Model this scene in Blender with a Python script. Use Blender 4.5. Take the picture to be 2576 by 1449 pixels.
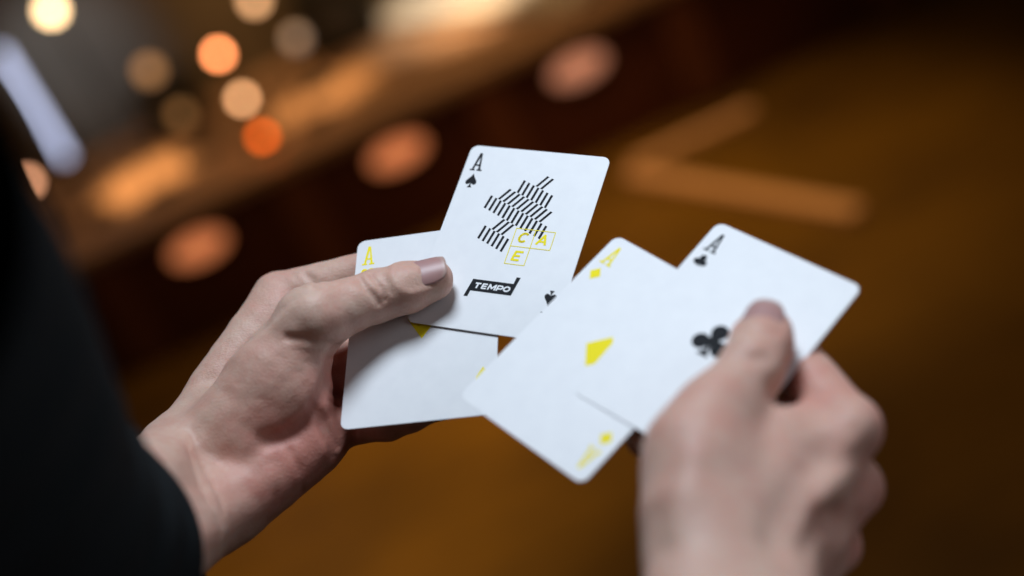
import bpy, bmesh, math, random
import numpy as np
from mathutils import Vector, Matrix
from mathutils.geometry import tessellate_polygon

random.seed(7)
scene = bpy.context.scene
for o in list(bpy.data.objects):
    bpy.data.objects.remove(o)

# ------------------------------------------------------------------ camera
PITCH, ROLL, CAM_H = math.radians(26.0), math.radians(25.3), 1.62
FWD = Vector((0, math.cos(PITCH), -math.sin(PITCH)))
UPV = Vector((0, math.sin(PITCH), math.cos(PITCH)))
XV = Vector((1, 0, 0))
RIGHT = XV * math.cos(ROLL) - UPV * math.sin(ROLL)
UP = XV * math.sin(ROLL) + UPV * math.cos(ROLL)
CAM = Matrix((
    (RIGHT.x, UP.x, -FWD.x, 0),
    (RIGHT.y, UP.y, -FWD.y, 0),
    (RIGHT.z, UP.z, -FWD.z, CAM_H),
    (0, 0, 0, 1)))
cd = bpy.data.cameras.new('camera')
cam = bpy.data.objects.new('camera', cd)
scene.collection.objects.link(cam)
cam.matrix_world = CAM
cd.lens = 50.0
cd.sensor_width = 36.0
cd.clip_start = 0.02
cd.clip_end = 60.0
cd.dof.use_dof = True
cd.dof.focus_distance = 0.583
cd.dof.aperture_fstop = 2.65
scene.camera = cam

# ------------------------------------------------------------------ world, key light, exposure
world = bpy.data.worlds.new('World')
scene.world = world
world.use_nodes = True
wb = world.node_tree.nodes['Background']
wb.inputs['Color'].default_value = (1.0, 0.62, 0.38, 1)
wb.inputs['Strength'].default_value = 0.02

def cam_to_world(p_mm):
    return CAM @ Vector((p_mm[0] / 1000, p_mm[1] / 1000, p_mm[2] / 1000))

def lamp_at(name, kind, loc, target, energy, color, **kw):
    l = bpy.data.lights.new(name, kind)
    l.energy = energy
    l.color = color
    for k, v in kw.items():
        setattr(l, k, v)
    o = bpy.data.objects.new(name, l)
    scene.collection.objects.link(o)
    o.location = loc
    o.rotation_euler = (Vector(target) - Vector(loc)).to_track_quat('-Z', 'Y').to_euler()
    return o

subject = cam_to_world((0, -10, -550))
# cool soft ceiling lamp above the hands
lamp_at('ceiling_spot_light', 'SPOT', cam_to_world((-230, 990, -140)), subject, 55.0, (0.77, 0.88, 1.0),
        spot_size=math.radians(42), spot_blend=0.6, shadow_soft_size=0.21)
# weak fill lamp added out of view on the right, lifts the hands' shaded sides
lamp_at('side_fill_light', 'AREA', cam_to_world((820, 450, -150)), subject, 2.2, (0.85, 0.9, 1.0),
        shape='DISK', size=0.6)

vs = scene.view_settings
vs.view_transform = 'Standard'
vs.look = 'None'
vs.exposure = 0.0
vs.gamma = 1.0
vs.use_curve_mapping = False
scene.cycles.use_denoising = True
scene.cycles.use_adaptive_sampling = False
scene.cycles.sample_clamp_indirect = 4.0
scene.cycles.max_bounces = 8

# ------------------------------------------------------------------ helpers
def mat(name):
    m = bpy.data.materials.new(name)
    m.use_nodes = True
    nt = m.node_tree
    return m, nt, nt.nodes['Principled BSDF']

def simple(name, col, rough=0.5, noise=0.0, nscale=20.0, metal=0.0, spec=0.5):
    m, nt, b = mat(name)
    b.inputs['Roughness'].default_value = rough
    b.inputs['Metallic'].default_value = metal
    b.inputs['Specular IOR Level'].default_value = spec
    if noise > 0:
        tc = nt.nodes.new('ShaderNodeTexCoord')
        n = nt.nodes.new('ShaderNodeTexNoise')
        n.inputs['Scale'].default_value = nscale
        n.inputs['Detail'].default_value = 6
        r = nt.nodes.new('ShaderNodeMapRange')
        r.inputs['To Min'].default_value = 1 - noise
        r.inputs['To Max'].default_value = 1 + noise
        mx = nt.nodes.new('ShaderNodeMix')
        mx.data_type = 'RGBA'
        mx.blend_type = 'MULTIPLY'
        mx.inputs['Factor'].default_value = 1
        mx.inputs['A'].default_value = (*col, 1)
        nt.links.new(tc.outputs['Object'], n.inputs['Vector'])
        nt.links.new(n.outputs['Fac'], r.inputs['Value'])
        nt.links.new(r.outputs['Result'], mx.inputs['B'])
        nt.links.new(mx.outputs['Result'], b.inputs['Base Color'])
    else:
        b.inputs['Base Color'].default_value = (*col, 1)
    return m

def emitter(name, col, strength):
    m, nt, b = mat(name)
    b.inputs['Base Color'].default_value = (*[min(1, c) for c in col], 1)
    b.inputs['Emission Color'].default_value = (*col, 1)
    b.inputs['Emission Strength'].default_value = strength
    b.inputs['Roughness'].default_value = 0.3
    return m

def link(name, me, m, parent=None):
    o = bpy.data.objects.new(name, me)
    scene.collection.objects.link(o)
    if m is not None:
        me.materials.append(m)
    if parent is not None:
        o.parent = parent
    return o

def tag(o, label=None, cat=None, group=None, kind=None):
    if label: o['label'] = label
    if cat: o['category'] = cat
    if group: o['group'] = group
    if kind: o['kind'] = kind
    return o

def empty(name, loc=(0, 0, 0)):
    o = bpy.data.objects.new(name, None)
    scene.collection.objects.link(o)
    o.location = loc
    o.empty_display_size = 0.05
    return o

def bm_obj(name, bm, m, parent=None, smooth=False):
    me = bpy.data.meshes.new(name)
    bmesh.ops.recalc_face_normals(bm, faces=bm.faces)
    bm.to_mesh(me)
    bm.free()
    if smooth:
        me.polygons.foreach_set('use_smooth', [True] * len(me.polygons))
    return link(name, me, m, parent)

def box(bm, c, s, bevel=0.0):
    r = bmesh.ops.create_cube(bm, size=1.0)
    bmesh.ops.scale(bm, vec=s, verts=r['verts'])
    bmesh.ops.translate(bm, vec=c, verts=r['verts'])
    if bevel > 0:
        es = list({e for v in r['verts'] for e in v.link_edges})
        bmesh.ops.bevel(bm, geom=es, offset=bevel, segments=2, affect='EDGES', profile=0.5)

def lathe(bm, prof, loc=(0, 0, 0), n=24):
    rings = []
    for r, z in prof:
        rings.append([bm.verts.new((loc[0] + r * math.cos(2 * math.pi * i / n), loc[1] + r * math.sin(2 * math.pi * i / n), loc[2] + z)) for i in range(n)])
    for a, b in zip(rings, rings[1:]):
        for i in range(n):
            bm.faces.new((a[i], a[(i + 1) % n], b[(i + 1) % n], b[i]))
    bm.faces.new(rings[0][::-1])
    bm.faces.new(rings[-1])

# ------------------------------------------------------------------ the blurred place behind: floor, stage, wall
def wood_floor():
    m, nt, b = mat('floor_boards_varnish')
    tc = nt.nodes.new('ShaderNodeTexCoord')
    mp = nt.nodes.new('ShaderNodeMapping')
    mp.inputs['Scale'].default_value = (1.2, 14, 1)
    n = nt.nodes.new('ShaderNodeTexNoise')
    n.inputs['Scale'].default_value = 2.2
    n.inputs['Detail'].default_value = 8
    cr = nt.nodes.new('ShaderNodeValToRGB')
    cr.color_ramp.elements[0].color = (0.08, 0.040, 0.004, 1)
    cr.color_ramp.elements[1].color = (0.20, 0.104, 0.006, 1)
    nt.links.new(tc.outputs['Object'], mp.inputs['Vector'])
    nt.links.new(mp.outputs['Vector'], n.inputs['Vector'])
    # worn and darker patches of varnish
    n2 = nt.nodes.new('ShaderNodeTexNoise'); n2.inputs['Scale'].default_value = 1.7; n2.inputs['Detail'].default_value = 3
    nt.links.new(tc.outputs['Object'], n2.inputs['Vector'])
    ad = nt.nodes.new('ShaderNodeMath'); ad.operation = 'MULTIPLY_ADD'; ad.inputs[1].default_value = 2.2; ad.inputs[2].default_value = -1.1
    nt.links.new(n2.outputs['Fac'], ad.inputs[0])
    sm = nt.nodes.new('ShaderNodeMath'); sm.operation = 'ADD'; sm.use_clamp = True
    nt.links.new(n.outputs['Fac'], sm.inputs[0]); nt.links.new(ad.outputs[0], sm.inputs[1])
    nt.links.new(sm.outputs[0], cr.inputs['Fac'])
    nt.links.new(cr.outputs['Color'], b.inputs['Base Color'])
    b.inputs['Roughness'].default_value = 0.45
    return m

bm = bmesh.new()
box(bm, (0, 3.0, -0.05), (9, 7, 0.1))
floor = bm_obj('floor', bm, wood_floor())
tag(floor, 'brown varnished wooden floor, far out of focus', kind='structure')

STAGE_Y = 3.9
m_riser = simple('dark_red_stain', (0.10, 0.022, 0.006), 0.5, 0.3, 6)
m_top = simple('stage_wood', (0.42, 0.25, 0.15), 0.5, 0.35, 3.5)
stage = tag(empty('stage', (0, STAGE_Y, 0)), 'low wooden stage with dark red riser behind the hands', 'stage')
bm = bmesh.new(); box(bm, (0, 0.50, 0.18), (7, 1.0, 0.355)); bm_obj('riser', bm, m_riser, stage)
bm = bmesh.new(); box(bm, (0, 0.49, 0.38), (7.1, 1.06, 0.04), 0.006); bm_obj('deck', bm, m_top, stage)

m_wall = simple('plaster', (0.15, 0.115, 0.07), 0.8, 0.5, 2.6)
bm = bmesh.new(); box(bm, (0, 5.02, 1.1), (9, 0.12, 2.2)); w = bm_obj('wall', bm, m_wall)
tag(w, 'plain plaster wall behind the low stage', kind='structure')

m_batten = simple('brown_stain', (0.17, 0.052, 0.018), 0.5, 0.15, 6)
for x in (-1.04, -0.44, 0.168, 0.77, 1.37):
    bm = bmesh.new(); box(bm, (x, -0.012, 0.18), (0.12, 0.024, 0.34), 0.004); bm_obj('batten', bm, m_batten, stage)

# amber step lights in the riser
m_amber = emitter('amber_glass', (1.0, 0.30, 0.11), 0.62)
m_amber2 = emitter('rosy_amber_glass', (1.0, 0.42, 0.25), 0.42)
m_bezel = simple('dark_bronze', (0.08, 0.03, 0.01), 0.4, metal=0.6)
for x, z, mm, lab in ((-0.765, 0.269, m_amber, 'oblong amber step light in riser, nearest the left hand'),
                      (-0.132, 0.269, m_amber, 'oblong amber step light in riser, middle of the three'),
                      (0.442, 0.269, m_amber2, 'paler oblong step light in riser, above the ace of spades')):
    t = tag(empty('step_light', (x, STAGE_Y, z)), lab, 'light', 'step lights along the stage riser')
    bm = bmesh.new(); box(bm, (0, -0.006, 0), (0.19, 0.012, 0.105), 0.004); bm_obj('bezel', bm, m_bezel, t)
    bm = bmesh.new()
    bmesh.ops.create_uvsphere(bm, u_segments=24, v_segments=12, radius=1.0)
    bmesh.ops.scale(bm, vec=(0.085, 0.022, 0.040), verts=bm.verts)
    bmesh.ops.translate(bm, vec=(0, -0.012, 0), verts=bm.verts)
    bm_obj('lens', bm, mm, t, True)

# globe lamps on stands on the stage
m_stand = simple('blackened_steel', (0.02, 0.018, 0.015), 0.5, metal=0.5)
def globe_lamp(name, label, x, y, globes):
    """globes: (z, radius, material)"""
    t = tag(empty(name, (x, y, 0.40)), label, 'lamp')
    top = max(g[0] for g in globes) - 0.40
    bm = bmesh.new(); lathe(bm, [(0.055, 0.0), (0.055, 0.008), (0.02, 0.014), (0.006, 0.02)]); bm_obj('base', bm, m_stand, t, True)
    bm = bmesh.new(); lathe(bm, [(0.005, 0.018), (0.005, top)], n=10); bm_obj('pole', bm, m_stand, t, True)
    for z, r, m in globes:
        bm = bmesh.new()
        bmesh.ops.create_uvsphere(bm, u_segments=24, v_segments=16, radius=r)
        bmesh.ops.translate(bm, vec=(0, -r * 0.6, z - 0.40), verts=bm.verts)
        g = bm_obj('globe', bm, m, t, True)
    return t
g_orange = emitter('orange_bulb', (1.0, 0.30, 0.100), 17.0)
g_beige = emitter('beige_bulb', (1.0, 0.49, 0.22), 8.0)
g_ember = emitter('ember_bulb', (1.0, 0.13, 0.008), 7.0)
g_cream = emitter('cream_bulb', (1.0, 0.66, 0.33), 11.0)
g_dim = emitter('dim_bulb', (1.0, 0.52, 0.24), 4.3)
globe_lamp('globe_lamp', 'stand of three blurred globes, bright orange over beige over ember red', -0.475, 4.1,
           [(0.70, 0.015, g_orange), (0.553, 0.0155, g_beige), (0.425, 0.0155, g_ember)])
globe_lamp('globe_lamp', 'dim beige globe cut by top edge, beside the three-globe stand', -0.312, 4.1, [(0.795, 0.02, g_dim)])
globe_lamp('globe_lamp', 'bright cream globe in the upper left corner', -0.826, 4.1, [(1.008, 0.023, g_cream)])
globe_lamp('globe_lamp', 'faint tan globe left of the three-globe stand', -0.703, 4.3, [(0.70, 0.027, simple_dim := emitter('faint_bulb', (0.5, 0.25, 0.1), 1.6))])

def sight(px, py, y):
    """x and z of the sight line through an image point where it meets the depth y"""
    d = RIGHT * ((px - 1288) / 3578) + UP * ((724.5 - py) / 3578) + FWD
    return d.x * y / d.y, CAM_H + d.z * y / d.y
for px, py, y, r, mm, lab in (
        (455, 285, 4.3, 0.022, emitter('brown_bulb', (0.6, 0.30, 0.10), 0.8), 'very dim brown globe between the faint tan globe and the three-globe stand'),
        (745, 95, 4.4, 0.024, emitter('grey_bulb', (0.55, 0.45, 0.36), 0.7), 'dim greyish globe just right of the bright orange one'),
        (70, 455, 4.2, 0.017, emitter('salmon_bulb', (1.0, 0.45, 0.24), 6.0), 'small salmon globe half hidden by the black sleeve')):
    x, z = sight(px, py, y)
    globe_lamp('globe_lamp', lab, x, y, [(max(z, 0.44), r, mm)])

# upright cool tube light
m_tube = emitter('cool_tube', (0.62, 0.70, 1.0), 1.7)
t = tag(empty('tube_light', (-1.02, 4.15, 0.40)), 'upright bluish white tube light at the far left', 'light')
bm = bmesh.new(); lathe(bm, [(0.04, 0), (0.04, 0.02), (0.012, 0.03)]); bm_obj('base', bm, m_stand, t, True)
bm = bmesh.new(); lathe(bm, [(0.011, 0.20), (0.014, 0.21), (0.014, 0.55), (0.011, 0.56)]); bm_obj('tube', bm, m_tube, t, True)
bm = bmesh.new(); lathe(bm, [(0.008, 0.03), (0.008, 0.20)], n=10); bm_obj('stem', bm, m_stand, t, True)

# cream cushion strip lying across the stage
m_cream = simple('cream_cloth', (0.78, 0.72, 0.62), 0.8, 0.1, 8)
bm = bmesh.new(); box(bm, (0, 0, 0.02), (1.05, 0.26, 0.05), 0.015)
c = bm_obj('cushion', bm, m_cream)
c.location = (0.28, 4.45, 0.40); c.rotation_euler.z = math.radians(-52)
tag(c, 'long cream cushion lying across the stage', 'cushion')

# two dark loudspeaker cabinets standing on the stage
m_cab = simple('black_green_paint', (0.012, 0.014, 0.009), 0.6, 0.2, 10)
m_cone = simple('grey_cone', (0.05, 0.05, 0.045), 0.7)
for x, y, sx, sz, lab in ((-0.76, 4.68, 0.20, 0.17, 'small dark cabinet speaker behind the three-globe stand, to its left'),
                          (-0.14, 4.72, 0.26, 0.24, 'dark cabinet speaker right of the three-globe stand, near the cushion')):
    t = tag(empty('speaker', (x, y, 0.40)), lab, 'speaker')
    bm = bmesh.new(); box(bm, (0, 0, sz / 2 + 0.001), (sx, 0.18, sz), 0.006); bm_obj('cabinet', bm, m_cab, t)
    bm = bmesh.new(); lathe(bm, [(sz * .32, 0), (sz * .32, 0.004), (sz * .28, 0.006), (sz * .1, -0.0), (0.003, 0.004)])
    bmesh.ops.rotate(bm, verts=bm.verts, cent=(0, 0, 0), matrix=Matrix.Rotation(math.radians(90), 3, 'X'))
    bmesh.ops.translate(bm, verts=bm.verts, vec=(0, -0.091, sz * .48)); bm_obj('cone', bm, m_cone, t, True)

# pale wooden trestle lying on the floor
m_pale = simple('pale_wood', (0.78, 0.46, 0.26), 0.5, 0.1, 6)
t = tag(empty('wooden_trestle', (0.432, 3.67, 0)), 'pale V-shaped wooden trestle lying on the brown floor', 'trestle')
def beam(name, a, b, wdt, h):
    a, b = Vector(a), Vector(b)
    bm = bmesh.new(); L = (b - a).length
    box(bm, (L / 2, 0, h / 2), (L, wdt, h), 0.004)
    o = bm_obj(name, bm, m_pale, t); o.location = a; o.rotation_euler.z = math.atan2(b.y - a.y, b.x - a.x)
beam('leg', (0.02, 0, 0.002), (0.40, 0.0, 0.002), 0.046, 0.024)
beam('leg', (0, -0.05, 0.002), (0.365, -0.80, 0.002), 0.050, 0.026)

# warm spot lamps over stage and floor, plus washes and fills added to brighten
WARM = (1.0, 0.58, 0.24)
for i, (x, e) in enumerate(((-0.88, 430), (-0.27, 300), (0.22, 150))):
    lamp_at('stage_spot_light', 'SPOT', (x, 4.25, 2.3), (x, 4.30, 0.4), e, WARM, spot_size=math.radians(14), spot_blend=1.0, shadow_soft_size=0.04)
lamp_at('stage_wash_light', 'SPOT', (-0.2, 3.9, 2.9), (-0.2, 4.5, 0.4), 66, WARM, spot_size=math.radians(70), spot_blend=1.0, shadow_soft_size=0.1)
lamp_at('floor_spot_light', 'SPOT', (-0.6, 2.7, 2.9), (-0.6, 2.7, 0), 215, (1.0, 0.58, 0.15), spot_size=math.radians(36), spot_blend=1.0, shadow_soft_size=0.1)
lamp_at('floor_spot_light', 'SPOT', (0.42, 3.1, 2.9), (0.45, 3.15, 0), 160, (1.0, 0.58, 0.20), spot_size=math.radians(42), spot_blend=1.0, shadow_soft_size=0.1)
lamp_at('floor_wash_light', 'SPOT', (0.0, 2.4, 2.9), (0.0, 2.6, 0), 60, WARM, spot_size=math.radians(75), spot_blend=1.0, shadow_soft_size=0.1)
lamp_at('stage_spot_light', 'SPOT', (0.2, 4.3, 2.3), (0.25, 4.5, 0.4), 130, (1.0, 0.85, 0.65), spot_size=math.radians(24), spot_blend=0.8, shadow_soft_size=0.04)  # unseen spot added to brighten the cream cushion
lamp_at('tube_glow_light', 'SPOT', (-1.12, 4.2, 0.95), (-1.02, 4.96, 0.72), 17.0, (0.55, 0.7, 1.0), spot_size=math.radians(50), spot_blend=1.0, shadow_soft_size=0.05)  # unseen cool spot added for the tube's glow on the wall
lamp_at('wall_fill_light', 'SPOT', (-0.45, 4.3, 2.2), (-0.42, 4.96, 0.62), 60.0, WARM, spot_size=math.radians(26), spot_blend=1.0, shadow_soft_size=0.05)  # unseen spot added to lay a warm patch on the wall

# ------------------------------------------------------------------ playing cards
FPX = 50 / 36 * 2576.0
def ray(px, py, z):
    return np.array([(px - 1288) / FPX * -z, -(py - 724.5) / FPX * -z, z], float)

ray0 = ray
def rod(r):
    r = np.array(r, float); t = np.linalg.norm(r); k = r / t
    K = np.array([[0, -k[2], k[1]], [k[2], 0, -k[0]], [-k[1], k[0], 0]])
    return np.eye(3) + math.sin(t) * K + (1 - math.cos(t)) * K @ K

POSE = {
    'S': ((-0.5151, -0.3464, -0.2223), (-0.9, 20.3, -582.6), 1.0015),
    'H': ((-0.5550, -0.2690, 0.0526), (-36.0, -14.2, -575.5), 0.998),
    'D': ((-0.5271, -0.5049, -0.6525), (32.085, -23.317, -516.06), 1.0),
    'C': ((-0.5700, -0.5415, -0.5921), (71.091, -16.948, -497.86), 1.0120),
}
PL = {k: (rod(r), np.array(t) * s) for k, (r, t, s) in POSE.items()}
def settle_clubs():
    """lay the clubs almost parallel on the diamonds, turning about the middle of its left edge"""
    Rc, tc = PL['C']; nc_, nd = Rc[:, 2], PL['D'][0][:, 2]
    ax = np.cross(nc_, nd); an = math.asin(np.linalg.norm(ax))
    Ra = rod(ax / np.linalg.norm(ax) * an * 0.85)
    piv = Rc @ np.array([-31.0, 11.0, 0]) + tc
    PL['C'] = (Ra @ Rc, piv + Ra @ (tc - piv))
settle_clubs()
def on_plane(card, px, py, off=0.0):
    """camera-space point on the sight line through (px, py), off mm above the card's plane"""
    R, t = PL[card]; n = R[:, 2]
    d = ray(px, py, -1.0)
    return d * ((n @ t + off) / (n @ d))

CW, CH, CT = 63.5, 88.9, 0.30
def card_material(name, seed):
    m, nt, b = mat(name)
    tc = nt.nodes.new('ShaderNodeTexCoord')
    b.inputs['Roughness'].default_value = 0.42
    b.inputs['Specular IOR Level'].default_value = 0.35
    # faint uneven stock
    n = nt.nodes.new('ShaderNodeTexNoise'); n.inputs['Scale'].default_value = 60 + seed; n.inputs['Detail'].default_value = 4
    cr = nt.nodes.new('ShaderNodeValToRGB')
    cr.color_ramp.elements[0].position = 0.3; cr.color_ramp.elements[0].color = (0.765, 0.77, 0.79, 1)
    cr.color_ramp.elements[1].position = 0.7; cr.color_ramp.elements[1].color = (0.80, 0.805, 0.82, 1)
    nt.links.new(tc.outputs['Object'], n.inputs['Vector'])
    nt.links.new(n.outputs['Fac'], cr.inputs['Fac'])
    nt.links.new(cr.outputs['Color'], b.inputs['Base Color'])
    # linen finish: crossed fine waves
    add = None
    for ax in ('X', 'Y'):
        wv = nt.nodes.new('ShaderNodeTexWave'); wv.bands_direction = ax
        wv.inputs['Scale'].default_value = 620.0
        wv.inputs['Distortion'].default_value = 0.6
        nt.links.new(tc.outputs['Object'], wv.inputs['Vector'])
        if add is None:
            add = wv
        else:
            ma = nt.nodes.new('ShaderNodeMath'); ma.operation = 'MULTIPLY'
            nt.links.new(add.outputs['Fac'], ma.inputs[0]); nt.links.new(wv.outputs['Fac'], ma.inputs[1])
    bp = nt.nodes.new('ShaderNodeBump'); bp.inputs['Strength'].default_value = 0.22; bp.inputs['Distance'].default_value = 0.00012
    nt.links.new(ma.outputs[0], bp.inputs['Height']); nt.links.new(bp.outputs['Normal'], b.inputs['Normal'])
    return m

m_black = simple('black_ink', (0.008, 0.009, 0.012), 0.6, 0.25, 900, spec=0.12)
m_yellow = simple('yellow_ink', (0.94, 0.79, 0.015), 0.6, 0.05, 700, spec=0.12)
m_white = simple('white_reverse', (0.74, 0.75, 0.77), 0.5)

def rounded_rect(w, h, r, n=8):
    pts = []
    for cx, cy, a0 in ((w / 2 - r, h / 2 - r, 0), (-w / 2 + r, h / 2 - r, 90), (-w / 2 + r, -h / 2 + r, 180), (w / 2 - r, -h / 2 + r, 270)):
        for i in range(n + 1):
            a = math.radians(a0 + 90 * i / n)
            pts.append((cx + r * math.cos(a), cy + r * math.sin(a)))
    return pts

def make_card(key, label):
    R, t = PL[key]
    bm = bmesh.new()
    e = 0.06
    layers = [(rounded_rect(CW - 2 * e, CH - 2 * e, 3.4), 0.0), (rounded_rect(CW, CH, 3.5), -e), (rounded_rect(CW, CH, 3.5), -CT + e), (rounded_rect(CW - 2 * e, CH - 2 * e, 3.4), -CT)]
    rings = [[bm.verts.new((x / 1000, y / 1000, z / 1000)) for x, y in pts] for pts, z in layers]
    n = len(rings[0])
    for a, b in zip(rings, rings[1:]):
        for i in range(n):
            bm.faces.new((a[i], b[i], b[(i + 1) % n], a[(i + 1) % n]))
    bm.faces.new(rings[0]); bm.faces.new(rings[-1][::-1])
    o = bm_obj('playing_card', bm, card_material('card_stock', ord(key)))
    M4 = Matrix([[*R[0], t[0] / 1000], [*R[1], t[1] / 1000], [*R[2], t[2] / 1000], [0, 0, 0, 1]])
    o.matrix_world = CAM @ M4
    return tag(o, label, 'playing card', 'four aces held in the two hands')

def print_obj(name, polys, m, parent, z=0.05):
    """flat ink shapes (mm, in the card's plane), each a hair above the last"""
    verts, faces = [], []
    for i, p in enumerate(polys):
        zz = (z + 0.006 * (i % 6)) / 1000
        base = len(verts)
        verts += [(x / 1000, y / 1000, zz) for x, y in p]
        for tri in tessellate_polygon([[Vector((x, y, 0)) for x, y in p]]):
            a, b, c = tri
            (ax, ay), (bx, by), (cx, cy) = p[a], p[b], p[c]
            if (bx - ax) * (cy - ay) - (by - ay) * (cx - ax) < 0:
                b, c = c, b
            faces.append((base + a, base + b, base + c))
    me = bpy.data.meshes.new(name); me.from_pydata(verts, [], faces); me.update()
    return link(name, me, m, parent)

def stroke(pts, w):
    """polyline with width -> list of quads joined by small discs"""
    out = []
    for (x0, y0), (x1, y1) in zip(pts, pts[1:]):
        L = math.hypot(x1 - x0, y1 - y0) or 1
        nx, ny = -(y1 - y0) / L * w / 2, (x1 - x0) / L * w / 2
        out.append([(x0 + nx, y0 + ny), (x0 - nx, y0 - ny), (x1 - nx, y1 - ny), (x1 + nx, y1 + ny)])
    for x, y in pts[1:-1]:
        out.append(disc(x, y, w / 2, 10))
    return out

def disc(x, y, r, n=24):
    return [(x + r * math.cos(2 * math.pi * i / n), y + r * math.sin(2 * math.pi * i / n)) for i in range(n)]

def arc(cx, cy, rx, ry, a0, a1, n=14):
    return [(cx + rx * math.cos(math.radians(a0 + (a1 - a0) * i / n)), cy + ry * math.sin(math.radians(a0 + (a1 - a0) * i / n))) for i in range(n + 1)]

def turn(polys):
    return [[(-x, -y) for x, y in p] for p in polys]

def slab_A(cx=-26.05, y0=31.4, h=9.2):
    w = 5.5
    P = []
    y1 = y0 + h
    P.append([(cx - 1.95, y0 + .55), (cx - 1.05, y0 + .55), (cx + 0.25, y1 - 1.9), (cx - 0.1, y1), (cx - .55, y1)])
    P.append([(cx + .25, y1 - 2.0), (cx + 1.0, y0 + .55), (cx + 2.05, y0 + .55), (cx + .6, y1), (cx - .15, y1)])
    P.append([(cx - 1.45, y0 + 2.5), (cx + 1.3, y0 + 2.5), (cx + 1.2, y0 + 3.3), (cx - 1.3, y0 + 3.3)])
    P.append([(cx - w / 2, y0), (cx - .45, y0), (cx - .45, y0 + .75), (cx - w / 2, y0 + .75)])
    P.append([(cx + .4, y0), (cx + w / 2, y0), (cx + w / 2, y0 + .75), (cx + .4, y0 + .75)])
    return P

def spade(cx, cy, w, h):
    """cy = centre; straight-flanked spade with flared foot"""
    L = []
    hw = w / 2
    top = cy + h / 2
    bot = cy - h / 2
    right = [(0, top), (.16, top - .13 * h), (.5, top - .33 * h), (.82, top - .46 * h), (.97, top - .56 * h), (1.0, top - .65 * h), (.93, top - .73 * h), (.75, top - .785 * h), (.5, top - .79 * h), (.25, top - .74 * h), (.08, top - .70 * h)]
    pts = [(cx + hw * x, y) for x, y in right] + [(cx - hw * x, y) for x, y in right[::-1][:-1]]
    foot = [(cx - .1 * hw, top - .72 * h), (cx - .14 * hw, top - .84 * h), (cx - .42 * hw, bot), (cx + .42 * hw, bot), (cx + .14 * hw, top - .84 * h), (cx + .1 * hw, top - .72 * h)]
    return [pts, foot]

def heart(cx, cy, w, h):
    hw = w / 2; top = cy + h / 2
    pts = []
    pts.append((cx, cy - h / 2))
    pts += [(cx + hw * .96, cy + h * .12)]
    pts += arc(cx + hw * .5, cy + h * .26, hw * .5, h * .24, -15, 170, 12)
    pts += arc(cx - hw * .5, cy + h * .26, hw * .5, h * .24, 10, 195, 12)
    pts += [(cx - hw * .96, cy + h * .12)]
    return [pts]

def diamond(cx, cy, w, h):
    return [[(cx, cy - h / 2), (cx + w / 2, cy), (cx, cy + h / 2), (cx - w / 2, cy)]]

def club(cx, cy, r, spread):
    P = [disc(cx - spread, cy - .55 * spread, r), disc(cx + spread, cy - .55 * spread, r), disc(cx, cy + .95 * spread, r)]
    P.append([(cx - .35 * r, cy + .6 * r), (cx - r, cy - .1 * spread), (cx - .25 * r, cy - .55 * spread), (cx - .22 * r, cy - 1.1 * spread), (cx - .75 * r, cy - 1.75 * spread), (cx + .75 * r, cy - 1.75 * spread), (cx + .22 * r, cy - 1.1 * spread), (cx + .25 * r, cy - .55 * spread), (cx + r, cy - .1 * spread), (cx + .35 * r, cy + .6 * r)])
    return P

# --- ace of spades
S = make_card('S', 'white ace of spades with black striped emblem, topmost in the left hand')
for flip in (False, True):
    f = turn if flip else (lambda p: p)
    print_obj('index_letter', f(slab_A()), m_black, S)
    print_obj('suit_pip', f(spade(-25.4 if flip else -26.15, 25.4 if flip else 26.3, 5.0, 7.3)), m_black, S)
D_ = (2.343, -0.988); WV = (1.03, -0.40)
steep, slant = (-1.36, -6.42), (-3.72, -5.46)
stripes = []
for (x0, y0), v, n in (((6.92, 32.17), slant, 2), ((-2.76, 29.07), steep, 7), ((-7.63, 24.01), slant, 10),
                       ((-14.89, 19.92), steep, 13), ((-5.68, 8.95), slant, 3), ((-12.84, 4.88), steep, 6)):
    for i in range(n):
        x, y = x0 + D_[0] * i, y0 + D_[1] * i
        stripes.append([(x + v[0], y + v[1]), (x + v[0] + WV[0], y + v[1] + WV[1]), (x + WV[0], y + WV[1]), (x, y)])
print_obj('striped_emblem', stripes, m_black, S)
fx, fy, lw = (1.4, 10.05, 18.7), (5.2, -3.45, -11.95), 0.30
frame = []
for x, ya, yb in ((fx[0], fy[2], fy[0]), (fx[1], fy[2], fy[0]), (fx[2], fy[1], fy[0])):
    frame += stroke([(x, ya), (x, yb)], lw)
for y, xa, xb in ((fy[0], fx[0], fx[2]), (fy[1], fx[0], fx[2]), (fy[2], fx[0], fx[1])):
    frame += stroke([(xa - lw / 2, y), (xb + lw / 2, y)], lw)
print_obj('letter_frame', frame, m_yellow, S, 0.09)
def ital(pts, cx, cy, s=0.22):
    return [(cx + x + s * y, cy + y) for x, y in pts]
lw2 = 1.0
print_obj('frame_letter', stroke(ital(arc(0, 0, 1.75, 2.05, 42, 318, 18), 5.85, 1.1), lw2), m_yellow, S, 0.09)
print_obj('frame_letter', stroke(ital([(-2.0, -2.5), (0.05, 2.2), (1.9, -2.5)], 14.35, 1.1, .18), lw2) + stroke(ital([(-1.2, -1.0), (1.2, -1.0)], 14.35, 1.1, .18), .85), m_yellow, S, 0.09)
print_obj('frame_letter', stroke(ital([(1.8, 2.0), (-1.4, 2.0), (-1.4, -2.0), (1.7, -2.0)], 5.75, -7.8), lw2) + stroke(ital([(-1.4, 0), (1.25, 0)], 5.75, -7.8), lw2 * .9), m_yellow, S, 0.09)
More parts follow.
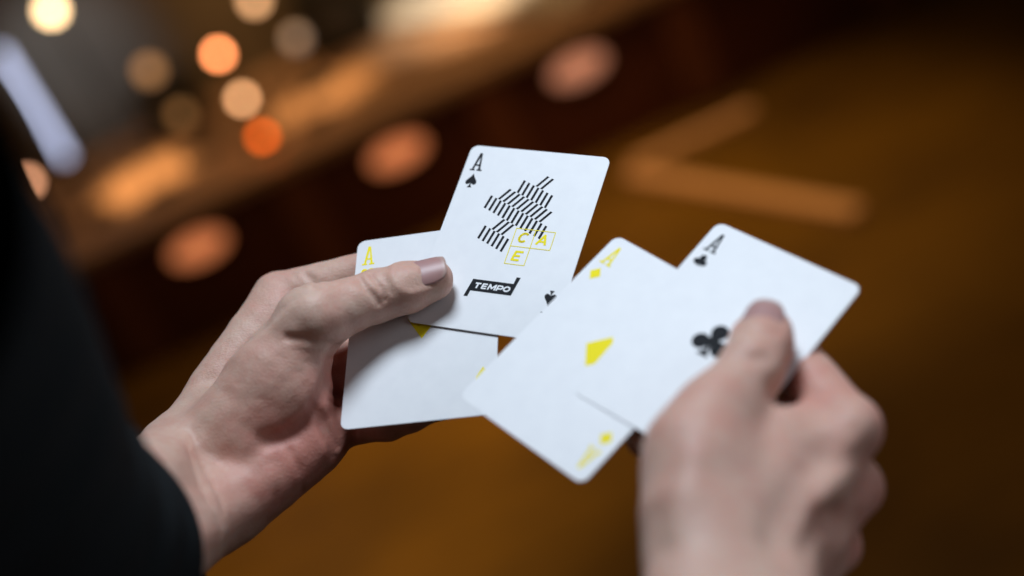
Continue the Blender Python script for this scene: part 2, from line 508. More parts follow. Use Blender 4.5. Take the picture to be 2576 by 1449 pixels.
print_obj('banner', [[(-9.5, -20.9), (8.3, -20.9), (8.75, -17.7), (10.45, -17.7), (8.84, -26.4), (-8.95, -26.4), (-9.4, -29.2), (-11.1, -29.2)]], m_black, S)
let = []
wl, hh = 0.72, 1.32
def gl(strokes, cx, w=wl):
    for s in strokes:
        let.extend(stroke(ital(s, cx, -23.72, .2), w))
gl([[(-1.25, hh - .3), (1.25, hh - .3)], [(0, hh - .3), (0, -hh)]], -6.65)
gl([[(1.05, hh - .3), (-.85, hh - .3), (-.85, -hh + .3), (1.05, -hh + .3)], [(-.85, 0), (.9, 0)]], -3.55, .66)
gl([[(-1.45, -hh), (-1.3, hh - .2), (0, -.6), (1.3, hh - .2), (1.45, -hh)]], -.15, .7)
gl([[(-1.0, -hh), (-1.0, hh - .3), (.3, hh - .3)], arc(.3, .35, .85, .68, 90, -90, 8), [(.3, -.33), (-1, -.33)]], 3.2, .68)
gl([arc(0, 0, 1.2, 1.0, 0, 360, 20)], 6.25, .7)
print_obj('lettering', let, m_white, S, 0.10)

# --- ace of hearts (yellow)
Hc = make_card('H', 'yellow ace of hearts, half hidden under the left thumb and the ace of spades')
for flip in (False, True):
    f = turn if flip else (lambda p: p)
    print_obj('index_letter', f(slab_A(-26.2, 31.9)), m_yellow, Hc)
    print_obj('suit_pip', f(heart(-26.1, 26.6, 5.9, 6.9)), m_yellow, Hc)
print_obj('centre_pip', heart(-0.1, 0.3, 13.2, 15.0), m_yellow, Hc)
# --- ace of diamonds (yellow)
Dc = make_card('D', 'yellow ace of diamonds between the spades and the clubs')
for flip in (False, True):
    f = turn if flip else (lambda p: p)
    print_obj('index_letter', f(slab_A(-26.2, 31.1)), m_yellow, Dc)
    print_obj('suit_pip', f(diamond(-26.3, 25.9, 5.2, 6.2)), m_yellow, Dc)
print_obj('centre_pip', diamond(-0.6, 0.0, 13.0, 15.4), m_yellow, Dc)
# --- ace of clubs
Cc = make_card('C', 'white ace of clubs under the right thumb, rightmost card')
for flip in (False, True):
    f = turn if flip else (lambda p: p)
    print_obj('index_letter', f(slab_A(-26.2, 30.9)), m_black, Cc)
    print_obj('suit_pip', f(club(-26.2, 26.2, 1.35, 1.45)), m_black, Cc)
print_obj('centre_pip', club(-0.3, -1.0, 3.3, 4.1), m_black, Cc)

# ------------------------------------------------------------------ hands: one continuous surface from blended tapered volumes
class Field:
    def __init__(self, lo, hi, h):
        self.lo = np.array(lo, np.float32); self.h = h
        self.n = np.ceil((np.array(hi) - np.array(lo)) / h).astype(int) + 1
        self.D = np.full(self.n, 50.0, np.float32)
    def block(self, mn, mx):
        a = np.clip(np.floor((mn - self.lo) / self.h).astype(int), 0, self.n)
        b = np.clip(np.ceil((mx - self.lo) / self.h).astype(int) + 1, 0, self.n)
        sl = tuple(slice(i, j) for i, j in zip(a, b))
        ax = [(self.lo[i] + self.h * np.arange(a[i], b[i], dtype=np.float32)) for i in range(3)]
        return sl, np.meshgrid(*ax, indexing='ij', sparse=True)
    def copy_empty(self):
        f = Field.__new__(Field); f.lo, f.h, f.n = self.lo, self.h, self.n
        f.D = np.full(self.n, 50.0, np.float32); return f
    @staticmethod
    def smin(a, b, k):
        h = np.clip(0.5 + 0.5 * (a - b) / k, 0, 1)
        return a * (1 - h) + b * h - k * h * (1 - h)
    def cone(self, a, b, ra, rb, k=5.0, flat=None, fs=1.0):
        """tapered capsule; flat = direction along which the section is squashed by fs"""
        a, b = np.array(a, np.float32), np.array(b, np.float32)
        R = max(ra, rb) * max(1, 1 / fs if fs < 1 else 1) + k + 3
        sl, (X, Y, Z) = self.block(np.minimum(a, b) - R, np.maximum(a, b) + R)
        if self.D[sl].size == 0: return
        ab = b - a; L2 = float(ab @ ab) or 1e-6
        px, py, pz = X - a[0], Y - a[1], Z - a[2]
        t = np.clip((px * ab[0] + py * ab[1] + pz * ab[2]) / L2, 0, 1)
        qx, qy, qz = px - t * ab[0], py - t * ab[1], pz - t * ab[2]
        d2 = qx * qx + qy * qy + qz * qz
        if flat is not None:
            n = np.array(flat, float); n /= np.linalg.norm(n)
            c = qx * n[0] + qy * n[1] + qz * n[2]
            d2 = d2 + c * c * (1 / fs ** 2 - 1)
        d = np.sqrt(np.maximum(d2, 0)) - (ra + t * (rb - ra))
        self.D[sl] = self.smin(self.D[sl], d, k)
    def ball(self, c, r, k=5.0, flat=None, fs=1.0):
        self.cone(c, np.array(c) + 0.01, r, r, k, flat, fs)
    def chain(self, pts, radii, k=3.0, **kw):
        for a, b, ra, rb in zip(pts, pts[1:], radii, radii[1:]):
            self.cone(a, b, ra, rb, k, **kw)
    def merge(self, other, k):
        m = np.abs(other.D) < 49.9
        self.D[m] = self.smin(self.D[m], other.D[m], k)
    def sample(self, p):
        i = np.round((np.asarray(p) - self.lo) / self.h).astype(int)
        i = np.clip(i, 0, self.n - 1)
        return self.D[i[..., 0], i[..., 1], i[..., 2]]
    def hit(self, px, py):
        """first point of the surface seen through an image point"""
        zs = np.arange(self.lo[2] + self.h * (self.n[2] - 1), self.lo[2], -0.25)
        d = ray(px, py, -1.0)
        P = d[None, :] * (-zs[:, None])
        inside = np.all((P > self.lo) & (P < self.lo + self.h * (self.n - 1)), 1)
        v = np.where(inside, self.sample(P), 50)
        i = np.argmax(v < 0)
        return P[i] if v[i] < 0 else None
    def dent(self, pts, amp, width):
        """groove (amp > 0) or ridge (amp < 0) along a polyline"""
        pts = [np.array(p, np.float32) for p in pts if p is not None]
        if len(pts) == 0: return
        if len(pts) == 1: pts = pts * 2
        P = np.array(pts); R = width * 2.6
        sl, (X, Y, Z) = self.block(P.min(0) - R, P.max(0) + R)
        best = None
        for a, b in zip(pts, pts[1:]):
            ab = b - a; L2 = float(ab @ ab) + 1e-6
            px, py, pz = X - a[0], Y - a[1], Z - a[2]
            t = np.clip((px * ab[0] + py * ab[1] + pz * ab[2]) / L2, 0, 1)
            d2 = (px - t * ab[0]) ** 2 + (py - t * ab[1]) ** 2 + (pz - t * ab[2]) ** 2
            best = d2 if best is None else np.minimum(best, d2)
        self.D[sl] += amp * np.exp(-best / width ** 2)
    def crease(self, img, amp, width):
        self.dent([self.hit(*p) for p in img], amp, width)
    def wobble(self, amp, wl, seed):
        rng = np.random.default_rng(seed)
        sl, (X, Y, Z) = self.block(self.lo, self.lo + self.h * self.n)
        for i in range(5):
            k = rng.normal(0, 1, 3); k = k / np.linalg.norm(k) * 2 * math.pi / (wl * rng.uniform(.7, 1.4)); ph = rng.uniform(0, 6.3)
            self.D += amp * np.sin(k[0] * X + k[1] * Y + k[2] * Z + ph).astype(np.float32)
    def mesh(self, relax=2):
        D, h = self.D, self.h
        ins = D < 0
        nx, ny, nz = D.shape
        cnt = np.zeros((nx - 1, ny - 1, nz - 1), np.int8)
        offs = [(i, j, k) for i in (0, 1) for j in (0, 1) for k in (0, 1)]
        for i, j, k in offs:
            cnt += ins[i:nx - 1 + i, j:ny - 1 + j, k:nz - 1 + k]
        act = np.argwhere((cnt > 0) & (cnt < 8))
        idx = np.full(cnt.shape, -1, np.int32)
        idx[act[:, 0], act[:, 1], act[:, 2]] = np.arange(len(act))
        acc = np.zeros((len(act), 3)); num = np.zeros(len(act))
        for a in offs:
            for ax in range(3):
                if a[ax]: continue
                b = list(a); b[ax] = 1
                va = D[act[:, 0] + a[0], act[:, 1] + a[1], act[:, 2] + a[2]]
                vb = D[act[:, 0] + b[0], act[:, 1] + b[1], act[:, 2] + b[2]]
                m = (va < 0) != (vb < 0)
                t = np.where(m, va / np.where(m, va - vb, 1), 0)
                p = np.tile(np.array(a, float), (len(act), 1)); p[:, ax] += t
                acc[m] += p[m]; num += m
        V = (act + acc / num[:, None]) * h + self.lo
        Q = []
        for ax in range(3):
            s0 = [slice(None)] * 3; s1 = [slice(None)] * 3
            s0[ax] = slice(0, -1); s1[ax] = slice(1, None)
            ch = ins[tuple(s0)] != ins[tuple(s1)]
            e = np.argwhere(ch)
            u, v = (ax + 1) % 3, (ax + 2) % 3
            ok = (e[:, u] > 0) & (e[:, v] > 0) & (e[:, u] < D.shape[u] - 1) & (e[:, v] < D.shape[v] - 1)
            e = e[ok]
            flip = ins[e[:, 0], e[:, 1], e[:, 2]]
            def cell(du, dv):
                c = e.copy(); c[:, u] += du; c[:, v] += dv
                return idx[c[:, 0], c[:, 1], c[:, 2]]
            q = np.stack([cell(-1, -1), cell(0, -1), cell(0, 0), cell(-1, 0)], 1)
            q[~flip] = q[~flip][:, ::-1]
            Q.append(q)
        Q = np.concatenate(Q)
        Q = Q[(Q >= 0).all(1)]
        for _ in range(relax):
            S_ = np.zeros_like(V); c = np.zeros(len(V))
            for i in range(4):
                a, b = Q[:, i], Q[:, (i + 1) % 4]
                np.add.at(S_, a, V[b]); np.add.at(c, a, 1)
                np.add.at(S_, b, V[a]); np.add.at(c, b, 1)
            V = V + 0.5 * (S_ / np.maximum(c, 1)[:, None] - V)
        return V, Q

def skin_material(name, light, red):
    m, nt, b = mat(name)
    tc = nt.nodes.new('ShaderNodeTexCoord')
    at = nt.nodes.new('ShaderNodeAttribute'); at.attribute_name = 'redness'
    n1 = nt.nodes.new('ShaderNodeTexNoise'); n1.inputs['Scale'].default_value = 90; n1.inputs['Detail'].default_value = 5
    n2 = nt.nodes.new('ShaderNodeTexNoise'); n2.inputs['Scale'].default_value = 420; n2.inputs['Detail'].default_value = 4
    for n in (n1, n2): nt.links.new(tc.outputs['Object'], n.inputs['Vector'])
    def mth(op, a, bb, clamp=False):
        k = nt.nodes.new('ShaderNodeMath'); k.operation = op; k.use_clamp = clamp
        for i, v in enumerate((a, bb)):
            if isinstance(v, (int, float)): k.inputs[i].default_value = v
            else: nt.links.new(v, k.inputs[i])
        return k.outputs[0]
    blot = mth('MULTIPLY', mth('SUBTRACT', n1.outputs['Fac'], 0.5), 1.0)
    fine = mth('MULTIPLY', mth('SUBTRACT', n2.outputs['Fac'], 0.5), 0.5)
    fac = mth('ADD', mth('ADD', at.outputs['Fac'], blot), fine, True)
    mx = nt.nodes.new('ShaderNodeMix'); mx.data_type = 'RGBA'
    mx.inputs['A'].default_value = (*light, 1); mx.inputs['B'].default_value = (*red, 1)
    nt.links.new(fac, mx.inputs['Factor'])
    nt.links.new(mx.outputs['Result'], b.inputs['Base Color'])
    b.inputs['Subsurface Weight'].default_value = 0.35
    b.inputs['Subsurface Radius'].default_value = (1.0, 0.38, 0.22)
    b.inputs['Subsurface Scale'].default_value = 0.0035
    b.inputs['Roughness'].default_value = 0.52
    b.inputs['Specular IOR Level'].default_value = 0.42
    # pores and fine lines
    vo = nt.nodes.new('ShaderNodeTexVoronoi'); vo.inputs['Scale'].default_value = 900; vo.feature = 'F1'
    mp = nt.nodes.new('ShaderNodeMapping'); mp.inputs['Scale'].default_value = (1, 1.6, 1)
    nt.links.new(tc.outputs['Object'], mp.inputs['Vector']); nt.links.new(mp.outputs['Vector'], vo.inputs['Vector'])
    n3 = nt.nodes.new('ShaderNodeTexNoise'); n3.inputs['Scale'].default_value = 260; n3.inputs['Detail'].default_value = 6; n3.inputs['Roughness'].default_value = 0.65
    nt.links.new(tc.outputs['Object'], n3.inputs['Vector'])
    hgt = mth('ADD', mth('MULTIPLY', vo.outputs['Distance'], 0.35), n3.outputs['Fac'])
    bp = nt.nodes.new('ShaderNodeBump'); bp.inputs['Strength'].default_value = 0.45; bp.inputs['Distance'].default_value = 0.0006
    nt.links.new(hgt, bp.inputs['Height']); nt.links.new(bp.outputs['Normal'], b.inputs['Normal'])
    return m

def hand_object(V, Q, origin_mm, reds, m):
    W = np.array([list(r) for r in CAM])
    O = cam_to_world(origin_mm)
    Vw = (V / 1000) @ W[:3, :3].T + W[:3, 3] - np.array(O)
    me = bpy.data.meshes.new('hand')
    me.vertices.add(len(Vw)); me.vertices.foreach_set('co', Vw.astype(np.float32).ravel())
    me.loops.add(Q.size); me.loops.foreach_set('vertex_index', Q.astype(np.int32).ravel())
    me.polygons.add(len(Q)); me.polygons.foreach_set('loop_start', np.arange(0, Q.size, 4, dtype=np.int32))
    me.polygons.foreach_set('loop_total', np.full(len(Q), 4, np.int32))
    me.polygons.foreach_set('use_smooth', np.ones(len(Q), bool))
    me.update(calc_edges=True); me.validate()
    red = np.full(len(V), 0.18)
    for c, r, amt in reds:
        if c is None: continue
        red += amt * np.exp(-((V - np.array(c)) ** 2).sum(1) / r ** 2)
    a = me.attributes.new('redness', 'FLOAT', 'POINT'); a.data.foreach_set('value', np.clip(red, 0, 1).astype(np.float32))
    o = link('hand', me, m); o.location = O
    return o, O

def nail_recess(F, c, axis, dorsal, half_l, half_w, R, depth, sink=2.2):
    """hollow the nail bed so the plate sits inside its folds; c lies on the finger axis"""
    a = np.array(axis, float); a /= np.linalg.norm(a)
    n = np.array(dorsal, float); n -= a * (n @ a); n /= np.linalg.norm(n)
    s = np.cross(n, a)
    c = np.array(c, np.float32) - (n * sink).astype(np.float32)
    sl, (X, Y, Z) = F.block(c - 18, c + 18)
    X, Y, Z = X - c[0], Y - c[1], Z - c[2]
    u = X * a[0] + Y * a[1] + Z * a[2]; v = X * s[0] + Y * s[1] + Z * s[2]; w = X * n[0] + Y * n[1] + Z * n[2]
    ang = np.arctan2(v, w) * R
    q = (np.abs(u / half_l) ** 3.2 + np.abs(ang / half_w) ** 3.2) ** (1 / 3.2)
    mask = 1 / (1 + np.exp((q - 1.0) * 16))
    ring = np.exp(-((q - 1.16) / 0.12) ** 2) * (u < half_l * 0.55)
    mask = mask * (w > 0)
    F.D[sl] += (depth * mask - 0.28 * ring * (w > 0)).astype(np.float32)
    return a, n, s

def nail_plate(parent, O, c, a, n, s, half_l, half_w, R, m, lift, sink=2.2):
    W = np.array([list(r) for r in CAM]); c = np.array(c, float) - n * sink
    nu, nv = 22, 18
    verts, faces = [], []
    for side in (0, 1):
        for i in range(nu + 1):
            for j in range(nv + 1):
                x, y = -1 + 2 * i / nu, -1 + 2 * j / nv
                # round the corners of the plate
                k = (abs(x) ** 3.2 + abs(y) ** 3.2) ** (1 / 3.2); mxa = max(abs(x), abs(y), 1e-6)
                f = mxa / k if k > 0 else 1
                u, g = x * f * half_l, y * f * half_w / R
                rad = R + lift - 0.035 * max(0, u + half_l * .2) ** 1.5 * .35 - (0.5 if side else 0) - 0.25 * (abs(y) ** 4)
                p = c + a * u + (n * math.cos(g) + s * math.sin(g)) * rad
                verts.append(tuple((W[:3, :3] @ (p / 1000)) + W[:3, 3] - np.array(O)))
    N = (nu + 1) * (nv + 1)
    for i in range(nu):
        for j in range(nv):
            q = [i * (nv + 1) + j, (i + 1) * (nv + 1) + j, (i + 1) * (nv + 1) + j + 1, i * (nv + 1) + j + 1]
            faces.append(q); faces.append([N + t for t in q[::-1]])
    rim = [i * (nv + 1) for i in range(nu)] + [nu * (nv + 1) + j for j in range(nv)] + [i * (nv + 1) + nv for i in range(nu, 0, -1)] + [j for j in range(nv, 0, -1)]
    for i, r in enumerate(rim):
        r2 = rim[(i + 1) % len(rim)]
        faces.append([r, r2, N + r2, N + r])
    bm = bmesh.new()
    vv = [bm.verts.new(v) for v in verts]
    for q in faces: bm.faces.new([vv[i] for i in q])
    me = bpy.data.meshes.new('nail')
    bmesh.ops.recalc_face_normals(bm, faces=bm.faces)
    bm.to_mesh(me); bm.free()
    me.polygons.foreach_set('use_smooth', [True] * len(me.polygons))
    edge = []
    for side in (0, 1):
        for i in range(nu + 1):
            for j in range(nv + 1):
                edge.append((i / nu))
    at = me.attributes.new('along', 'FLOAT', 'POINT'); at.data.foreach_set('value', edge)
    return link('nail', me, m, parent)

def nail_material():
    m, nt, b = mat('nail_keratin')
    at = nt.nodes.new('ShaderNodeAttribute'); at.attribute_name = 'along'
    cr = nt.nodes.new('ShaderNodeValToRGB'); e = cr.color_ramp.elements
    e[0].position = 0.0; e[0].color = (0.42, 0.27, 0.26, 1)
    e[1].position = 1.0; e[1].color = (0.46, 0.31, 0.27, 1)
    for p, c in ((0.16, (0.42, 0.235, 0.232, 1)), (0.90, (0.42, 0.235, 0.215, 1)), (0.95, (0.46, 0.31, 0.27, 1))):
        x = e.new(p); x.color = c
    nt.links.new(at.outputs['Fac'], cr.inputs['Fac']); nt.links.new(cr.outputs['Color'], b.inputs['Base Color'])
    b.inputs['Roughness'].default_value = 0.42
    b.inputs['Subsurface Weight'].default_value = 0.2
    b.inputs['Subsurface Radius'].default_value = (1, .4, .3)
    b.inputs['Subsurface Scale'].default_value = 0.0015
    b.inputs['Specular IOR Level'].default_value = 0.5
    return m
M_NAIL = nail_material()
M_SKIN = skin_material('skin', (0.605, 0.408, 0.322), (0.55, 0.225, 0.175))
NRM = PL['H'][0][:, 2]
h_ = lambda px, py, off: on_plane('H', px, py, off)
s_ = lambda px, py, off: on_plane('S', px, py, off)

def left_hand():
    lo, hi = np.array([-188, -150, -640.]), np.array([5, 32, -475.])
    F = Field(lo, hi, 0.8)
    # palm and wrist
    mcp = {'i': h_(700, 748, -12), 'm': h_(778, 864, -20), 'r': h_(822, 968, -21), 'p': h_(852, 1066, -16)}
    cp = {'i': h_(452, 1130, -7), 'm': h_(470, 1190, -8), 'r': h_(490, 1240, -6), 'p': h_(515, 1290, -2)}
    for k, ra, rb in (('i', 12.5, 10.8), ('m', 12.5, 10.8), ('r', 12.5, 10.3), ('p', 13, 9.8)):
        F.cone(cp[k], mcp[k], ra, rb, 7)
    F.cone(h_(600, 1262, -5), h_(790, 1120, -9), 14.5, 11.5, 9)        # little-finger side of the palm
    F.cone(h_(560, 990, -16), h_(715, 790, -11), 12, 9.5, 8)           # muscle between thumb and index
    F.cone(h_(535, 1110, 0), h_(700, 945, 8), 15.5, 17.0, 10)            # ball of the thumb
    F.cone(h_(700, 945, 8), h_(790, 812, 16.5), 17.0, 13, 9)
    F.cone(h_(630, 1080, 3), h_(750, 1005, 4), 13.5, 12, 10)
    # forearm
    F.cone(h_(440, 1160, -5), ray(290, 1295, -500), 17, 17.5, 9)
    F.cone(h_(510, 1300, 0), ray(345, 1430, -498), 17, 17.5, 9)
    # thumb
    T = F.copy_empty()
    ip, tip = s_(948, 744, 11.0), s_(1088, 705, 8.2)
    T.chain([h_(775, 805, 20), h_(800, 792, 21.5), h_(880, 767, 16), ip, s_(1020, 724, 10.2), tip], [12.5, 12.2, 10.3, 10.3, 10.0, 8.6], 3.5)
    F.merge(T, 7)
    # fingers behind the card
    def finger(pts, radii, k):
        G = F.copy_empty(); G.chain(pts, radii, 3.0); return G
    fi = finger([mcp['i'], h_(960, 676, -11), h_(1100, 690, -10), h_(1180, 712, -9)], [10.6, 9.2, 8.3, 7.2], 3)
    fm = finger([mcp['m'], h_(985, 962, -11.5), h_(1110, 940, -10.5), h_(1190, 915, -9.5)], [10.6, 9.4, 8.5, 7.4], 3)
    fr = finger([mcp['r'], h_(990, 1022, -11.5), h_(1110, 1002, -10), h_(1190, 975, -9)], [10, 8.8, 8, 7], 3)
    fp = finger([mcp['p'], h_(975, 1058, -11), h_(1035, 1038, -10), h_(1085, 1022, -9)], [9.6, 8, 7.4, 6.4], 3)
    for g in (fi, fm, fr, fp): F.merge(g, 2.2)
    F.wobble(0.06, 26, 3); F.wobble(0.05, 9, 4)
    # creases and knuckle folds
    cr = F.crease
    cr([(905, 700), (918, 722), (940, 745), (955, 765)], 1.1, 1.1)
    cr([(930, 690), (948, 712), (965, 735), (968, 756)], 1.0, 1.0)
    cr([(958, 690), (975, 712), (985, 738)], 0.55, 0.9)
    cr([(915, 690), (932, 715), (950, 735)], -0.35, 1.4)
    cr([(870, 715), (885, 745), (900, 775)], 0.2, 1.6)
    cr([(835, 868), (800, 862), (760, 852), (725, 850)], 1.7, 1.7)     # fold at the thumb base
    cr([(838, 852), (805, 843), (770, 838)], 0.35, 1.4)
    cr([(832, 890), (790, 884), (750, 880)], 0.3, 1.4)
    cr([(775, 738), (700, 790), (610, 865), (520, 960)], 0.9, 3.0)     # long tendon hollow
    cr([(770, 752), (690, 812), (600, 895), (520, 975)], -0.6, 2.6)
    cr([(700, 1095), (640, 1090), (590, 1050)], 0.35, 2.4)              # life line by the wrist
    cr([(800, 1010), (770, 1050), (720, 1085), (660, 1095)], 0.3, 2.0)
    cr([(787, 1015), (808, 1062), (829, 1108), (842, 1150), (850, 1190)], 2.6, 1.9)  # palm lines and finger roots
    cr([(800, 1035), (825, 1075), (850, 1125), (866, 1165)], 1.8, 1.5)
    cr([(888, 1075), (889, 1100), (887, 1135)], 2.2, 1.5)
    cr([(843, 880), (828, 932), (800, 1008), (758, 1066), (712, 1100), (670, 1110)], 3.2, 3.0)
    cr([(832, 985), (850, 995), (868, 1000)], 0.9, 1.2)
    cr([(828, 1005), (850, 1018), (872, 1022)], 0.6, 1.1)
    cr([(826, 905), (845, 893), (862, 896)], 1.0, 1.4)
    cr([(728, 1130), (752, 1180), (760, 1240)], 0.8, 1.4)
    cr([(700, 1140), (705, 1200), (690, 1270)], 0.25, 1.4)
    cr([(430, 1010), (470, 1120), (520, 1260), (560, 1340)], 0.6, 2.0)
    cr([(480, 1080), (520, 1190), (560, 1280)], 0.6, 1.8)
    cr([(768, 690), (785, 705), (800, 722)], 1.2, 1.5)                 # web folds by the index knuckle
    cr([(735, 690), (750, 705), (760, 725)], 0.4, 1.5)
    for i in range(7):                                                  # fine parallel skin lines
        x = 600 + 34 * i
        cr([(x - 40, 985 - 22 * i), (x + 60, 1005 - 22 * i)], 0.22, 1.0)
    ax = tip - ip
    nc = ip + ax * 0.89
    a, n, s = nail_recess(F, nc, ax, NRM + np.array([0.02, 0.08, 0]), 10.0, 7.9, 11.2, 0.65)
    V, Q = F.mesh(2)
    reds = [(h_(740, 1180, 0), 28, .75), (h_(850, 1030, -10), 24, .7), (h_(1090, 700, 10), 14, .25), (h_(960, 735, 14), 9, .28),
            (h_(705, 735, 0), 14, .22), (h_(840, 930, -5), 14, .4), (h_(1000, 1070, -10), 25, .4), (h_(560, 1120, 10), 14, -.1)]
    o, O = hand_object(V, Q, h_(440, 1230, -10), reds, M_SKIN)
    tag(o, 'left hand with thumb across two cards, wrist in a black sleeve', 'hand')
    nail_plate(o, O, nc, a, n, s, 9.9, 7.7, 11.2, M_NAIL, -0.22)
    return o, O

def right_hand():
    lo, hi = np.array([20, -215, -548.]), np.array([178, 2, -340.])
    F = Field(lo, hi, 1.0)
    c_ = lambda px, py, off: on_plane('C', px, py, off)
    d_ = lambda px, py, off: on_plane('D', px, py, off)
    ray = lambda px, py, z: ray0(px, py, -484 + (z + 484) * 0.55 if z > -484 else z)
    mi, mm_, mr, mp_ = ray(2136, 1078, -466), ray(2146, 1228, -478), ray(2092, 1372, -482), ray(2005, 1470, -476)
    for a, b, ra, rb in ((ray(1850, 1430, -405), mi, 16.3, 10.8), (ray(1870, 1480, -415), mm_, 16.3, 10.4),
                         (ray(1860, 1520, -420), mr, 16, 9.9), (ray(1820, 1550, -420), mp_, 15, 9.3)):
        F.cone(a, b, ra, rb, 7)
    F.cone(ray(1800, 1330, -418), ray(1960, 1120, -455), 16.2, 11.3, 9)     # web muscle
    F.cone(ray(1905, 1140, -456), ray(2050, 1066, -474), 10.0, 9.0, 6)  # web skin
    F.cone(ray(1745, 1290, -418), ray(1760, 1140, -438), 17.2, 15.8, 9)     # thumb root
    F.cone(ray(1760, 1140, -438), ray(1800, 1040, -452), 15.8, 12.4, 9)
    F.cone(ray(1760, 1400, -425), ray(1760, 1250, -450), 16, 17.8, 9)     # ball of the thumb, palm side
    # forearm
    F.cone(ray(1780, 1450, -400), ray(1790, 1700, -350), 19.5, 23, 9)
    F.cone(ray(1900, 1480, -405), ray(1930, 1720, -352), 18.5, 23, 9)
    F.cone(ray(1790, 1700, -350), ray(1850, 2180, -288), 23, 26, 9)
    F.cone(ray(1930, 1720, -352), ray(1930, 2180, -288), 23, 26, 9)
    T = F.copy_empty()
    ip, tip = c_(1892, 925, 13.5), c_(1922, 836, 9.9)
    T.chain([ray(1795, 1050, -450), ip, ip * .35 + tip * .65, tip], [11.8, 10.8, 10.6, 9.6], 3)
    F.merge(T, 6)
    G = F.copy_empty(); G.chain([mi, c_(1990, 900, -12.0), d_(1880, 850, -11), d_(1800, 830, -10)], [10.4, 10.0, 8.6, 7.4], 3); F.merge(G, 3.0)
    G = F.copy_empty(); G.chain([mm_, d_(1960, 1070, -14), d_(1800, 1000, -11), d_(1715, 960, -10)], [10, 9.2, 8.4, 7.3], 3); F.merge(G, 2.5)
    G = F.copy_empty(); G.chain([mr, d_(1880, 1220, -16), d_(1700, 1130, -11), d_(1622, 1098, -10)], [9.6, 8.8, 8, 7.2], 3); F.merge(G, 2.5)
    G = F.copy_empty(); G.chain([mp_, ray(1850, 1370, -500), ray(1760, 1280, -505), ray(1715, 1230, -505)], [9, 8, 7.2, 6.4], 3); F.merge(G, 2.5)
    F.wobble(0.15, 28, 9)
    cr = F.crease
    cr([(2060, 1150), (2000, 1250), (1950, 1360)], 2.8, 6.0)
    cr([(2085, 1118), (2040, 1190)], 1.6, 4.0)
    cr([(2180, 1150), (2140, 1155), (2090, 1160)], 1.6, 4.2)
    cr([(2160, 1315), (2110, 1305), (2060, 1300)], 1.6, 4.2)
    cr([(2090, 1290), (2030, 1380)], 2.2, 4.5)
    cr([(1985, 930), (1965, 965), (1945, 985)], 2.6, 3.4)
    cr([(1860, 905), (1890, 912), (1930, 905)], 0.9, 1.6)
    cr([(1865, 890), (1895, 897), (1930, 890)], 0.8, 1.5)
    cr([(2160, 1055)], -1.4, 6); cr([(2175, 1222)], -1.4, 6); cr([(2120, 1380)], -1.2, 5)
    cr([(1690, 1330), (1720, 1240), (1745, 1150)], -0.9, 5)
    cr([(1660, 1300), (1665, 1380)], 0.9, 5)
    ax = tip - ip; nc = ip + ax * 0.86
    nrm = PL['C'][0][:, 2]
    a, n, s = nail_recess(F, nc, ax, nrm + np.array([0, 0, .25]), 9.6, 8.0, 12.0, 0.7)
    V, Q = F.mesh(2)
    reds = [(ray(2030, 930, -480), 16, .5), (tip, 12, .4), (mi, 15, .45), (mm_, 15, .5), (mr, 14, .5), (ray(1750, 1100, -430), 24, .22), (ray(1800, 1000, -452), 10, .2), (ray(2050, 1300, -450), 24, .3), (ray(1600, 1120, -520), 20, .5)]
    o, O = hand_object(V, Q, ray(1830, 1500, -405), reds, M_SKIN)
    tag(o, 'right hand seen from its back, thumb pressing the ace of clubs', 'hand')
    nail_plate(o, O, nc, a, n, s, 9.4, 7.8, 12.0, M_NAIL, -0.1)
    return o, O

LH, LO = left_hand()
RH, RO = right_hand()

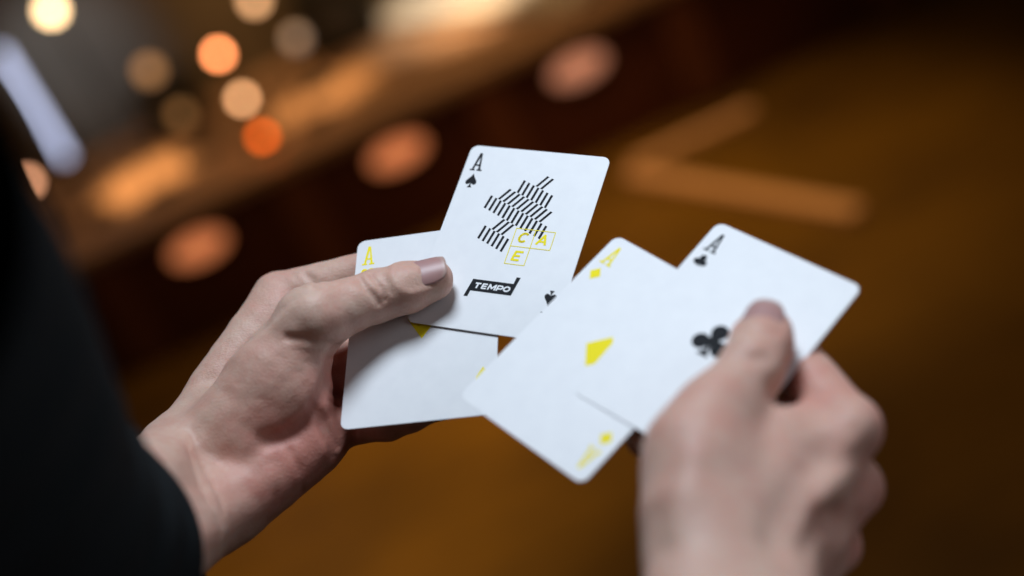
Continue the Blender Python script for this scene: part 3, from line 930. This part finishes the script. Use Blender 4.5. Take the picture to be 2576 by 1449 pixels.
# ------------------------------------------------------------------ black sleeve of the left arm
def sleeve(parent, O, path):
    P = np.array([p for p, r in path]); Rr = np.array([r for p, r in path], float)
    # resample
    seg = np.r_[0, np.cumsum(np.linalg.norm(np.diff(P, axis=0), axis=1))]
    n_r, n_c = 70, 72
    ts = np.linspace(0, seg[-1], n_r)
    C = np.stack([np.interp(ts, seg, P[:, i]) for i in range(3)], 1)
    for _ in range(6): C[1:-1] = (C[:-2] + 2 * C[1:-1] + C[2:]) / 4
    R = np.interp(ts, seg, Rr)
    tan = np.gradient(C, axis=0); tan /= np.linalg.norm(tan, axis=1)[:, None]
    ref = np.array([0, 1, 0.2])
    W = np.array([list(r) for r in CAM])
    rng = np.random.default_rng(5)
    folds = [(rng.uniform(0.1, 1), rng.uniform(0, 6.28), rng.uniform(2, 5), rng.uniform(.8, 2.2)) for _ in range(9)]
    verts = []
    def ring(i, dr, back=0.0):
        t = tan[i]; u = ref - t * (ref @ t); u /= np.linalg.norm(u); v = np.cross(t, u)
        for j in range(n_c):
            a = 2 * math.pi * j / n_c
            s = ts[i] / seg[-1]
            w = sum(amp * math.sin(k * a + ph + 40 * s * (1 + .3 * math.sin(ph))) * min(1, s * 12) for (f, ph, k, amp) in folds) * 0.5
            p = C[i] + t * back + (u * math.cos(a) + v * math.sin(a)) * (R[i] + dr + w)
            verts.append(tuple(W[:3, :3] @ (p / 1000) + W[:3, 3] - np.array(O)))
    for i in (8, 3, 1): ring(i, -2.2)
    ring(0, -1.6, -.4); ring(0, -0.6, -.9); ring(0, 0.0, -.4)
    ring(1, 0.5)
    base = 7
    for i in range(2, n_r): ring(i, 0.6 if i > 3 else 0.2)
    rows = len(verts) // n_c
    faces = [(a * n_c + j, a * n_c + (j + 1) % n_c, (a + 1) * n_c + (j + 1) % n_c, (a + 1) * n_c + j) for a in range(rows - 1) for j in range(n_c)]
    me = bpy.data.meshes.new('sleeve'); me.from_pydata(verts, [], faces); me.update()
    me.polygons.foreach_set('use_smooth', [True] * len(faces))
    m, nt, b = mat('black_wool')
    tc = nt.nodes.new('ShaderNodeTexCoord'); n = nt.nodes.new('ShaderNodeTexNoise'); n.inputs['Scale'].default_value = 700; n.inputs['Detail'].default_value = 5
    nt.links.new(tc.outputs['Object'], n.inputs['Vector'])
    cr = nt.nodes.new('ShaderNodeValToRGB'); cr.color_ramp.elements[0].color = (0.004, 0.005, 0.006, 1); cr.color_ramp.elements[1].color = (0.020, 0.024, 0.026, 1)
    nt.links.new(n.outputs['Fac'], cr.inputs['Fac']); nt.links.new(cr.outputs['Color'], b.inputs['Base Color'])
    b.inputs['Roughness'].default_value = 0.95; b.inputs['Specular IOR Level'].default_value = 0.1
    bp = nt.nodes.new('ShaderNodeBump'); bp.inputs['Strength'].default_value = 0.5; bp.inputs['Distance'].default_value = 0.0006
    nt.links.new(n.outputs['Fac'], bp.inputs['Height']); nt.links.new(bp.outputs['Normal'], b.inputs['Normal'])
    o = link('sleeve', me, m, parent)
    o['label'] = 'black jacket sleeve, out of focus'
    return o
sleeve(LH, LO, [(ray(432, 1308, -506), 33.5), (ray(388, 1333, -505), 34.5), (ray(300, 1380, -498), 37), (ray(150, 1400, -465), 42.5), (ray(-60, 1310, -412), 49.5), (ray(-330, 1070, -360), 61), (ray(-760, 700, -290), 68)])
sleeve(RH, RO, [(ray(1885, 2120, -382), 41), (ray(1888, 2210, -374), 42), (ray(1890, 2600, -340), 45), (ray(1900, 3200, -300), 48)])
